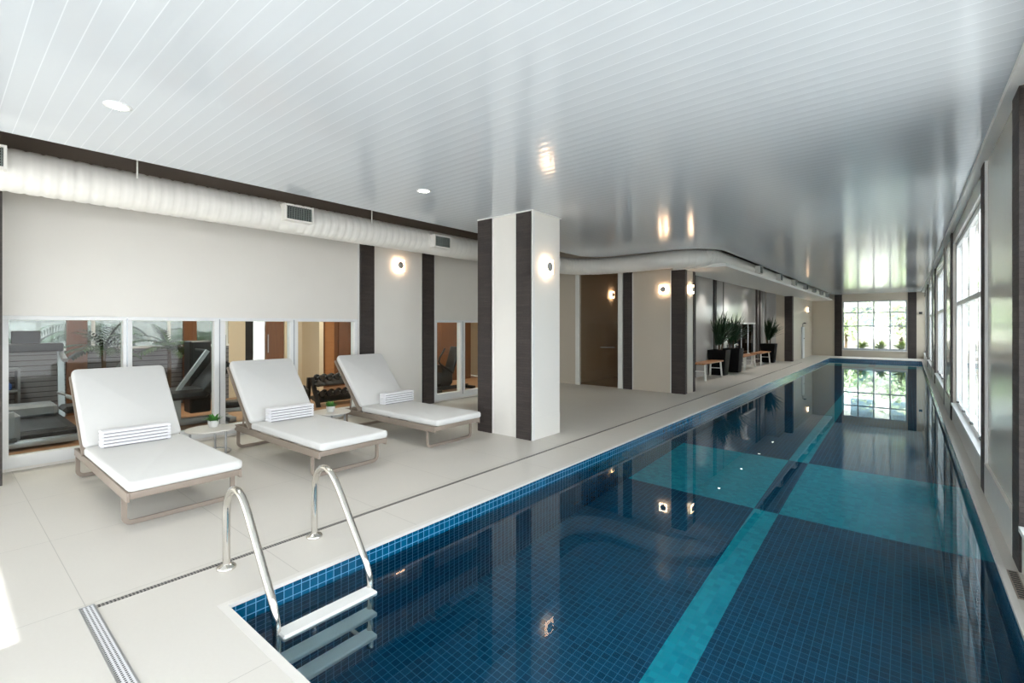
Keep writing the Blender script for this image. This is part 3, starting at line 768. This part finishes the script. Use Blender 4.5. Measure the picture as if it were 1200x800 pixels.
# shower panel on far block
sh = thing('shower_panel', (-3.73, 25.3, 0), 'slim white shower panel on the far side wall', 'shower')
MB().box(0, .05, -.28, .28, .0, 1.42, ch=.008).build('panel', 'white', sh)
q = MB(); q.tube([(.02, 0, 1.42), (.02, 0, 1.58), (.08, 0, 1.62)], .012, 8); q.build('riser', 'steel2', sh)
MB().lathe([(.015, .03), (.06, .0), (.06, -.01)], 16, Matrix.Translation((.1, 0, 1.59))).build('shower_head', 'dark', sh)
MB().lathe([(.02, 0), (.02, .04)], 12, Matrix.Translation((.05, 0, .9)) @ Matrix.Rotation(PI/2, 4, 'Y')).build('knob', 'steel2', sh)
# little speaker high on far right
ds = thing('wall_speaker', (.42, YF-.02, 2.05), 'small dark speaker on the far wall beside the stone strip', 'speaker')
MB().box(-.06, .06, -.06, .02, -.05, .05, ch=.008).build('casing', 'dark', ds)
MB().box(-.05, .05, -.066, -.06, -.04, .04).build('grille', 'black', ds)

# ================================================================== GYM behind the left windows
GX = -10.8; GY0, GY1 = -2.6, 10.3
g = MB(); g.box(GX-.2, XL-W_, GY0, GY1, -.25, -.001); struct(g.build('floor_gym', 'gymfloor'))
g = MB(); g.box(GX-.2, XL-W_, GY0, GY1, 2.75, 2.85); struct(g.build('ceiling_gym', 'trim'))
g = MB()
g.box(GX-.15, GX, GY0, 3.9, 2.3, 2.75); g.box(GX-.15, GX, 3.9, 4.22, 0, 2.75); g.box(GX-.15, GX, 4.22, 5.05, 2.3, 2.75); g.box(GX-.15, GX, 5.05, 5.62, 0, 2.75)
g.box(GX-.15, GX, 5.62, 6.75, 2.3, 2.75); g.box(GX-.15, GX, 6.75, GY1, 0, 2.75); g.box(GX-.15, XL-W_, GY0-.15, GY0, 0, 2.75); g.box(GX-.15, XL-W_, GY1, GY1+.15, 0, 2.75)
g.box(GX, -10.03, 5.45, 5.55, 0, 2.75)
struct(g.build('wall_gym', 'gymwall'))
g = MB(); g.box(GX-.15, GX, GY0, 3.9, 0, 1.08); struct(g.build('wall_gym_slats', 'slats'))
r = thing('window_11', (GX-.07, .65, 1.08), kind='structure')
q = MB()
for y in (-3.25, -2.2, -1.1, 0.0, 1.1, 2.2, 3.2): q.box(-.03, .03, y-.0, y+.05, 0, 1.22)
q.box(-.05, .09, -3.25, 3.25, 0, .04); q.box(-.03, .03, -3.25, 3.25, 1.17, 1.22); q.build('window_frame', 'white', r)
MB().box(-.004, .004, -3.2, 3.2, .04, 1.17).build('pane', 'gymback', r)
# brown timber posts in the window band and door
for i, (y0, y1) in enumerate(((1.42, 1.68), (3.08, 3.3))):
    o = thing('wall_timber_post', (GX+.03, (y0+y1)/2, 0), kind='structure'); MB().box(-.03, .05, -(y1-y0)/2, (y1-y0)/2, 0, 2.75).build('post_face', 'door', o)
r = thing('door_2', (GX-.07, 4.635, 0), kind='structure')
MB().box(-.03, .03, .02, .415, 0, 2.3).build('door_leaf', 'door', r)
MB().box(-.03, .03, -.415, -.24, 0, 2.3).build('side_leaf', 'black', r)
MB().box(-.012, .012, -.24, .02, 0, 2.3).build('glass_leaf', 'dglass', r)
MB().tube([(.06, .06, .9), (.06, .06, 1.3)], .012, 8).build('door_handle', 'steel2', r)
r = thing('wall_cabinet_recess', (GX-.1, 6.185, 0), kind='structure'); MB().box(-.03, .03, -.565, .565, 0, 2.3).build('back', 'door', r)
for k in range(3):
    MB().box(.03, .05, -.5+k*.36, -.5+k*.36+.24, .2, 2.2, ch=.004).build('panel', 'wood' if k == 1 else 'door', r)
gl = MB()
# ceiling lights of the gym
for i, (x, y) in enumerate(((-9.0, .3), (-9.0, 2.9), (-9.0, 5.5), (-9.0, 8.0))):
    r = thing('gym_ceiling_light', (x, y, 2.75), 'square gym ceiling light behind the left windows', 'light', 'gym ceiling lights')
    MB().box(-.3, .3, -.3, .3, -.03, 0).build('housing', 'white', r)
    MB().box(-.27, .27, -.27, .27, -.034, -.03).build('diffuser', 'spot', r)
    L = bpy.data.lights.new('gym_lamp', 'AREA'); L.energy = 22; L.size = .5; L.color = (1, .9, .76); o = bpy.data.objects.new('gym_lamp', L); COL.objects.link(o); o.parent = r; o.location = (0, 0, -.05)

# recumbent bike (window 1)
rb = thing('recumbent_bike', (-7.95, .85, 0), 'grey recumbent exercise bike behind the left end gym window', 'exercise bike')
q = MB(); q.bar([(0, -.75, .12), (0, .75, .12)], .09, .08); q.bar([(-.25, -.72, .04), (.25, -.72, .04)], .07, .07); q.bar([(-.25, .72, .04), (.25, .72, .04)], .07, .07)
q.bar([(0, -.72, .05), (0, -.72, .16)], .06, .06, up=(0, 1, 0)); q.bar([(0, .72, .05), (0, .72, .16)], .06, .06, up=(0, 1, 0)); q.build('base', 'silver', rb, bevel=.01)
q = MB(); q.box(-.1, .1, -.68, -.2, .14, .5, ch=.05); q.build('drive_housing', 'grey', rb)
q = MB(); q.bar([(0, -.5, .45), (0, -.62, .8), (0, -.66, 1.02)], .07, .06, up=(0, 1, 0)); q.build('mast', 'silver', rb)
q = MB(); q.box(-.15, .15, -.72, -.66, 1.0, 1.2, ch=.015); q.build('console', 'black', rb)
q = MB(); q.box(-.2, .2, .15, .55, .44, .52, ch=.03); q.build('seat', 'rubber', rb)
q = MB(); q.bar([(0, .52, .5), (0, .78, 1.0)], .42, .07, up=(0, -1, .3)); q.build('backrest', 'rubber', rb, bevel=.02)
q = MB(); q.bar([(0, .35, .14), (0, .35, .44)], .09, .09, up=(0, 1, 0)); q.build('seat_post', 'silver', rb)
q = MB()
for s in (-1, 1): q.tube([(s*.22, .5, .46), (s*.28, .3, .58), (s*.28, .15, .66)], .014, 8)
q.tube([(-.22, .5, .46), (.22, .5, .46)], .014, 8); q.build('grip_bar', 'silver', rb)
for s in (-1, 1):
    q = MB(); q.bar([(s*.12, -.42, .32), (s*.12, -.3, .2 if s > 0 else .42)], .02, .03, up=(1, 0, 0)); q.box(s*.15-.05, s*.15+.05, -.34, -.24, .18 if s > 0 else .4, .21 if s > 0 else .43); q.build('pedal', 'black', rb)
# leg press / bench machine (window 2)
mg = thing('weight_machine', (-8.3, 2.3, 0), 'weight machine with black padded seat behind the second gym window', 'gym machine')
q = MB(); q.bar([(-.05, -.7, .06), (-.05, .7, .06)], .1, .1); q.bar([(-.4, .65, .05), (.3, .65, .05)], .1, .08); q.bar([(-.4, -.65, .05), (.3, -.65, .05)], .1, .08); q.bar([(-.05, .6, .1), (-.05, .62, 1.35)], .09, .09, up=(1, 0, 0)); q.build('frame', 'silver', mg, bevel=.01)
q = MB(); q.box(-.3, .25, -.55, .35, .42, .56, ch=.04); q.build('seat', 'rubber', mg)
q = MB(); q.bar([(-.03, .3, .5), (-.03, .62, .92)], .6, .12, up=(0, -1, .6)); q.build('backrest', 'rubber', mg, bevel=.02)
q = MB(); q.bar([(.15, -.35, .1), (.15, .35, 1.12)], .05, .06, up=(1, 0, 0)); q.build('lever_arm', 'silver', mg)
q = MB(); q.bar([(-.05, 0, .1), (-.05, 0, .42)], .1, .1, up=(0, 1, 0)); q.build('seat_post', 'silver', mg)
q = MB(); q.box(-.75, -.45, .3, .6, .1, 1.25, ch=.02); q.build('weight_stack', 'black', mg)
q = MB(); q.tube([(.15, .35, 1.12), (-.35, .35, 1.12)], .018, 8); q.build('handle_bar', 'black', mg)
# treadmill at the back (windows 1-2)
def treadmill(x, y, lab, rz=0):
    t = thing('treadmill', (x, y, 0), lab, 'treadmill', None, rz)
    MB().box(-.8, .8, -.36, .36, .06, .2, ch=.03).build('deck', 'black', t)
    MB().box(-.72, .6, -.25, .25, .2, .206).build('belt', 'rubber', t)
    for s in (-1, 1):
        q = MB(); q.bar([(.62, s*.36, .15), (.72, s*.36, 1.15)], .07, .05, up=(1, 0, 0)); q.bar([(.72, s*.36, 1.1), (.3, s*.36, 1.0)], .05, .05); q.build('upright', 'silver', t)
    q = MB(); q.bar([(.72, -.38, 1.18), (.72, .38, 1.18)], .3, .12); q.build('console', 'black', t, bevel=.02)
    q = MB(); q.box(.72, .76, -.15, .15, 1.22, 1.42, ch=.01); q.build('screen', 'black', t)
    MB().box(.45, .85, -.3, .3, .2, .38, ch=.04).build('motor_hood', 'grey', t)
treadmill(-9.02, .86, 'black treadmill standing at the back of the gym, seen through the first window', PI)
# blue mats on a low shelf
sh2 = thing('storage_shelf', (-10.5, .25, 0), 'low grey open shelf by the slatted gym wall', 'shelf')
q = MB(); q.box(-.2, .2, -.6, .6, .5, .53); q.box(-.2, .2, -.6, .6, .82, .85); q.box(-.2, .2, -.6, -.57, 0, .82); q.box(-.2, .2, .57, .6, 0, .82); q.build('body', 'grey', sh2)
mt0 = tag(MB().box(-.17, .17, -.25, .25, 0, .1, ch=.02).build('foam_mat', 'blue', None, (-10.5, -.05+.02, .53)), 'blue foam mat on the gym shelf, left of two', 'mat', 'blue foam mats')
mt1 = mt0.copy(); COL.objects.link(mt1); mt1.location = (-10.5, .29+.02+.23, .53); mt1.scale = (1, .9, 1); tag(mt1, 'blue foam mat on the gym shelf, right of two', 'mat', 'blue foam mats')
# black saddle stool / swiss seat in window 3
rw = thing('rowing_machine', (-8.1, 3.5, 0), 'low rowing machine with black seat behind the third gym window', 'rowing machine')
q = MB(); q.bar([(0, -.75, .2), (0, .6, .16)], .09, .07); q.bar([(-.25, -.7, .03), (.25, -.7, .03)], .06, .06); q.bar([(0, -.7, .05), (0, -.7, .2)], .06, .06, up=(0, 1, 0)); q.bar([(-.25, .6, .03), (.25, .6, .03)], .06, .06); q.build('rail', 'silver', rw, bevel=.01)
q = MB(); q.bar([(0, -.68, .29), (0, -.52, .28), (0, -.36, .29)], .32, .09); q.build('seat', 'rubber', rw, bevel=.03)
q = MB(); q.box(-.12, .12, .35, .68, .06, .46, ch=.07); q.build('flywheel_housing', 'black', rw)
for e in (-1, 1): MB().bar([(e*.17, .2, .16), (e*.17, .32, .38)], .1, .03, up=(1, 0, 0)).build('foot_plate', 'black', rw)
# dumbbell rack (window 4)
dk = thing('dumbbell_rack', (-8.5, 5.0, 0), 'black dumbbell rack with two low shelves behind the fourth gym window', 'rack')
q = MB()
for s in (-1, 1):
    q.bar([(-.2, s*.5, 0), (-.15, s*.5, .52)], .06, .06, up=(0, 1, 0)); q.bar([(.2, s*.5, 0), (-.05, s*.5, .52)], .06, .06, up=(0, 1, 0))
q.build('side_frame', 'black', dk)
for z in (.12, .42):
    q = MB(); q.bar([(-.02, -.5, z), (-.02, .5, z)], .34, .02, up=(.25, 0, 1)); q.build('shelf', 'black', dk)
def db():
    d2 = thing('dumbbell', (0, 0, 0)); RX = Matrix.Rotation(PI/2, 4, 'Y')
    MB().tube([(-.06, 0, .06), (.06, 0, .06)], .015, 8).build('grip', 'steel2', d2)
    for s in (-1, 1): MB().lathe([(.05, -.03), (.058, -.022), (.058, .022), (.05, .03)], 10, Matrix.Translation((s*.09, 0, .06)) @ RX).build('weight_head', 'rubber', d2)
    return d2
d0 = db(); k = 0
for zi, z in enumerate((.132, .432)):
    for j in range(6):
        o = d0 if k == 0 else copy_tree(d0); k += 1
        o.location = (-8.5, 4.62+j*.15, z+.03); o.rotation_euler = (0, 0, 0)
        tag(o, ('black dumbbell on the lower shelf of the gym rack' if zi == 0 else 'black dumbbell on the upper shelf of the gym rack'), 'dumbbell', 'dumbbells on the lower shelf' if zi == 0 else 'dumbbells on the upper shelf')
# elliptical / bike in window 5
eb = thing('spinning_bike', (-8.1, 7.62, 0), 'exercise bike with black angled handlebars behind the gym window next to the column', 'exercise bike')
q = MB(); q.bar([(-.1, -.55, .06), (-.1, .6, .06)], .09, .08); q.bar([(-.35, -.5, .04), (.2, -.5, .04)], .07, .07); q.bar([(-.35, .55, .04), (.2, .55, .04)], .07, .07); q.build('base', 'black', eb, bevel=.01)
q = MB(); q.box(-.2, .0, -.4, .1, .1, .52, ch=.08); q.build('flywheel_housing', 'black', eb)
q = MB(); q.bar([(-.1, .0, .4), (-.1, .22, 1.0)], .3, .06, up=(0, -1, .3)); q.build('backrest', 'rubber', eb, bevel=.02)
for s in (-1, 1):
    q = MB(); q.tube(smooth([(-.1+s*.2, -.05, .42), (-.1+s*.2, -.42, .62), (-.1+s*.2, -.5, .72), (-.1+s*.2, -.3, .98)], 1), .022, 8); q.build('handlebar', 'black', eb)
q = MB(); q.bar([(-.1, -.35, .45), (-.1, -.4, .62)], .42, .05, up=(0, 1, 0)); q.build('crossbar', 'black', eb)
tr_ = thing('wall_gym_mirror', (-9.6, 9.0, 0), kind='structure'); MB().box(-.02, .02, -.75, .75, 0, 2.6).build('panel', 'door', tr_)

# ================================================================== OUTSIDE
g = MB(); g.box(XO, 14, -14, 60, -.7, -.6); g.box(-20, XO, YF+.2, 60, -.7, -.6); g.box(-20, GX-.2, -14, YF+.2, -.7, -.6); g.box(GX-.2, XO, -14, YB-.2, -.7, -.6)
g.build('ground', 'ground'); bpy.data.objects['ground']['kind'] = 'structure'
q = MB(); q.box(2.3, 2.4, 6, 36, -.6, 3.1)
for i in range(150): q.box(2.27, 2.3, 6+i*.2, 6+i*.2+.1, .2, 3.1)
pw = thing('garden_fence', (0, 0, 0), 'tall white ribbed garden fence outside the right hand windows', 'fence'); q.build('fence_panels', 'bldg', pw)
MB().box(2.15, 2.42, 6, 36, -.6, .2).build('plinth', 'render', pw)
# planter trough and agaves outside the far window
tp = thing('planter_trough', (-1.0, YF+.62, -.6), 'long pale planter trough outside the far window', 'planter')
q = MB(); q.box(-1.9, 1.9, -.25, -.2, 0, .98); q.box(-1.9, 1.9, .2, .25, 0, .98); q.box(-1.9, -1.85, -.2, .2, 0, .98); q.box(1.85, 1.9, -.2, .2, 0, .98); q.box(-1.85, 1.85, -.2, .2, 0, .1); q.build('trough', 'render', tp)
MB().box(-1.85, 1.85, -.2, .2, .1, .93).build('soil', 'soil', tp)
AG = 'agave plants outside the far window'
for i, (x, s, lab) in enumerate(((-1.76, .44, 'broad leaved green plant leftmost of the three outside the far window'), (-1.02, .42, 'broad leaved green plant in the middle of the far window'), (-.26, .44, 'broad leaved green plant at the right side of the far window'))):
    q = MB(); rr = random.Random(20+i)
    for k in range(26):
        a = rr.uniform(0, 2*PI); e = math.radians(rr.uniform(15, 80)); q.blade((0, 0, 0), (math.cos(a)*math.cos(e), math.sin(a)*math.cos(e), math.sin(e)), s*rr.uniform(.85, 1.25), .17, .5, 6, .35)
    o = q.build('agave', 'agave', None, (x, YF+.62, .36)); tag(o, lab, 'plant', AG)
def leafy(name, loc, r, h, n, mat, label, cat, group, seed, trunk=True, ls=.16):
    rr = random.Random(seed); t = thing(name, loc, label, cat, group)
    q = MB()
    cl_ = [(rr.gauss(0, .45)*r, rr.gauss(0, .45)*r, h*rr.uniform(.45, 1.0), r*rr.uniform(.35, .6)) for _ in range(14)]
    for k in range(n):
        x, y, z, s = rr.choice(cl_); v = Vector((rr.gauss(0, 1), rr.gauss(0, 1), rr.gauss(0, 1))).normalized()*s*rr.uniform(.6, 1)
        q.blade((x+v.x, y+v.y, z+v.z), (v.x+rr.uniform(-.4, .4), v.y+rr.uniform(-.4, .4), rr.uniform(-.6, .5)), ls*rr.uniform(.7, 1.4), ls*.55, .4, 3)
    q.build('crown', mat, t)
    if trunk: MB().tube([(0, 0, 0), (.05*r, 0, h*.35), (0, .05*r, h*.75)], .09, 8).build('trunk', 'bark', t)
TG = 'trees outside the far window'
leafy('garden_tree', (-.4, 36, -.6), 1.7, 3.4, 900, 'tree', 'pale green leafy tree behind the agaves at the right of the far window', 'tree', TG, 31, ls=.3)
leafy('garden_tree', (-3.4, 40.5, -.6), 1.7, 3.2, 1200, 'tree', 'pale green leafy tree in the middle of the far window', 'tree', TG, 32, ls=.3)
leafy('garden_tree', (4.4, 39, -.6), 2.0, 5.0, 1400, 'tree', 'tall pale green tree beyond the right edge of the far window', 'tree', TG, 33, ls=.3)
bd = thing('apartment_building', (-3.0, 50, -.6), 'white apartment building with balconies beyond the far window', 'building')
MB().box(-7, 7, 0, 8, 0, 14).build('wall', 'bldg', bd)
for fl_ in range(4):
    MB().box(-7, 7, -1.2, 0, 1.0+fl_*3.0, 1.9+fl_*3.0).build('balcony', 'bldg', bd)
    for k in range(5): MB().box(-6+k*2.6, -4.4+k*2.6, -.06, .0, 2.0+fl_*3.0, 3.6+fl_*3.0).build('window', 'bwin', bd)
# palms outside (gym side + right side)
def palm(loc, h, label, group, seed, n=16, L=.98):
    rr = random.Random(seed); t = thing('garden_palm', loc, label, 'palm', group)
    MB().tube([(0, 0, 0), (.04, .02, h*.5), (0, 0, h)], .07, 10).build('trunk', 'bark', t)
    q = MB()
    for k in range(n):
        a = 2*PI*k/n+rr.uniform(-.2, .2); e = rr.uniform(.1, .9); d_ = Vector((math.cos(a)*math.cos(e), math.sin(a)*math.cos(e), math.sin(e))); p = Vector((0, 0, h))
        for i in range(18):
            d_ = (d_-Vector((0, 0, .085))).normalized(); p2 = p+d_*L/18; sd = d_.cross(Vector((0, 0, 1))).normalized()
            for s in (-1, 1): q.blade(p, d_*.7+sd*s, .34*math.sin(PI*(i+2)/21)+.06, .035, .5, 3)
            p = p2
    q.build('fronds', 'palm', t)
def potted_palm(loc, label, seed):
    rr = random.Random(seed); t = thing('potted_palm', loc, label, 'plant', 'potted palms in the gym')
    MB().lathe([(.10, 0), (.15, .3), (.16, .34), (.14, .34), (.13, .3)], 20).build('pot', 'terra', t)
    MB().tube([(0, 0, .28), (.01, 0, .8), (0, 0, 1.1)], .03, 8).build('trunk', 'bark', t)
    q = MB(); L = .54
    for k in range(20):
        a = 2*PI*k/20+rr.uniform(-.2, .2); e = rr.uniform(.3, 1.35); d_ = Vector((math.cos(a)*math.cos(e), math.sin(a)*math.cos(e), math.sin(e))); p = Vector((0, 0, 1.08))
        for i in range(10):
            d_ = (d_-Vector((0, 0, .12))).normalized(); p2 = p+d_*L/10; sd = d_.cross(Vector((0, 0, 1))).normalized()
            for s_1 in (-1, 1): q.blade(p, d_*.8+sd*s_1, .15*math.sin(PI*(i+2)/13)+.05, .045, .5, 3)
            p = p2
    q.build('fronds', 'palm', t)
potted_palm((-10.2, 1.8, 0), 'potted palm by the gym rear window beside the treadmill', 53)
potted_palm((-10.25, 2.72, 0), 'potted palm by the gym rear window behind the weight machine', 52)
GP = 'palms outside the gym windows'
palm((-12.05, .1, -.6), 1.9, 'palm behind the gym, left in the first gym window', GP, 41)
palm((-12.05, 1.95, -.6), 2.0, 'palm behind the gym, right in the first gym window', GP, 42)
palm((-12.05, 3.8, -.6), 1.8, 'palm behind the gym in the second gym window', GP, 43)
tag(MB().box(-15.2, -15, -8, 14, -.6, 2.3).build('boundary_wall', 'render'), 'pale boundary wall behind the gym palms', 'wall')

# ================================================================== LIGHT
wd = bpy.data.worlds.new('World'); SC.world = wd; wd.use_nodes = True
nt = wd.node_tree; nt.nodes.clear(); o_ = nt.nodes.new('ShaderNodeOutputWorld'); bg = nt.nodes.new('ShaderNodeBackground')
tc = nt.nodes.new('ShaderNodeTexCoord'); sp = nt.nodes.new('ShaderNodeSeparateXYZ'); rp_ = nt.nodes.new('ShaderNodeValToRGB')
nt.links.new(tc.outputs['Generated'], sp.inputs[0]); nt.links.new(sp.outputs[2], rp_.inputs[0]); nt.links.new(rp_.outputs[0], bg.inputs[0]); nt.links.new(bg.outputs[0], o_.inputs[0])
rp_.color_ramp.elements[0].position = 0; rp_.color_ramp.elements[0].color = (.985, .99, 1, 1); rp_.color_ramp.elements[1].position = .7; rp_.color_ramp.elements[1].color = (.86, .93, 1, 1)
bg.inputs[1].default_value = 12.0
S = bpy.data.lights.new('sun', 'SUN'); S.energy = 46; S.angle = math.radians(.6); S.color = (1, .98, .95)
so_ = bpy.data.objects.new('sun', S); COL.objects.link(so_)
el = math.atan(BZ1/(.248-(YB-.2)))
so_.rotation_euler = Vector((0, math.cos(el), -math.sin(el))).to_track_quat('-Z', 'Y').to_euler()
def portal(loc, d, sx, sy):
    L = bpy.data.lights.new('portal', 'AREA'); L.shape = 'RECTANGLE'; L.size = sx; L.size_y = sy; L.cycles.is_portal = True
    o = bpy.data.objects.new('sky_portal', L); COL.objects.link(o); o.location = loc; o.rotation_euler = Vector(d).to_track_quat('-Z', 'Z' if abs(d[2]) < .5 else 'Y').to_euler()
for a_, b_ in WIN: portal((XO+.02, (a_+b_)/2, (ZS+ZH)/2), (-1, 0, 0), b_-a_, ZH-ZS)
portal(((FX0+FX1)/2, YF+.22, (FZ0+FZ1)/2), (0, -1, 0), FX1-FX0, FZ1-FZ0)
portal(((BX0+BX1)/2, YB-.22, 1.25), (0, 1, 0), BX1-BX0, BZ1-.1)
portal(((BX2+BX3)/2, YB-.22, 1.25), (0, 1, 0), BX3-BX2, BZ1-.1)
portal((GX-.18, .65, 1.69), (1, 0, 0), 6.5, 1.2)

# ================================================================== CAMERA
cd = bpy.data.cameras.new('camera'); cam = bpy.data.objects.new('camera', cd); COL.objects.link(cam)
cam.location = (0, 0, CAMH); cam.rotation_euler = (PI/2, 0, YAW)
cd.sensor_width = 36; cd.lens = 36*FPX/1200; cd.shift_y = -(400-HOR)/1200; cd.clip_start = .02; cd.clip_end = 300
SC.camera = cam
SC.view_settings.view_transform = 'Standard'; SC.view_settings.look = 'None'; SC.view_settings.gamma = 1; SC.view_settings.use_curve_mapping = False
SC.view_settings.exposure = 0.37
SC.cycles.max_bounces = 10; SC.cycles.diffuse_bounces = 5; SC.cycles.glossy_bounces = 5; SC.cycles.transmission_bounces = 8; SC.cycles.transparent_max_bounces = 12
SC.cycles.sample_clamp_indirect = 8; SC.cycles.use_denoising = True
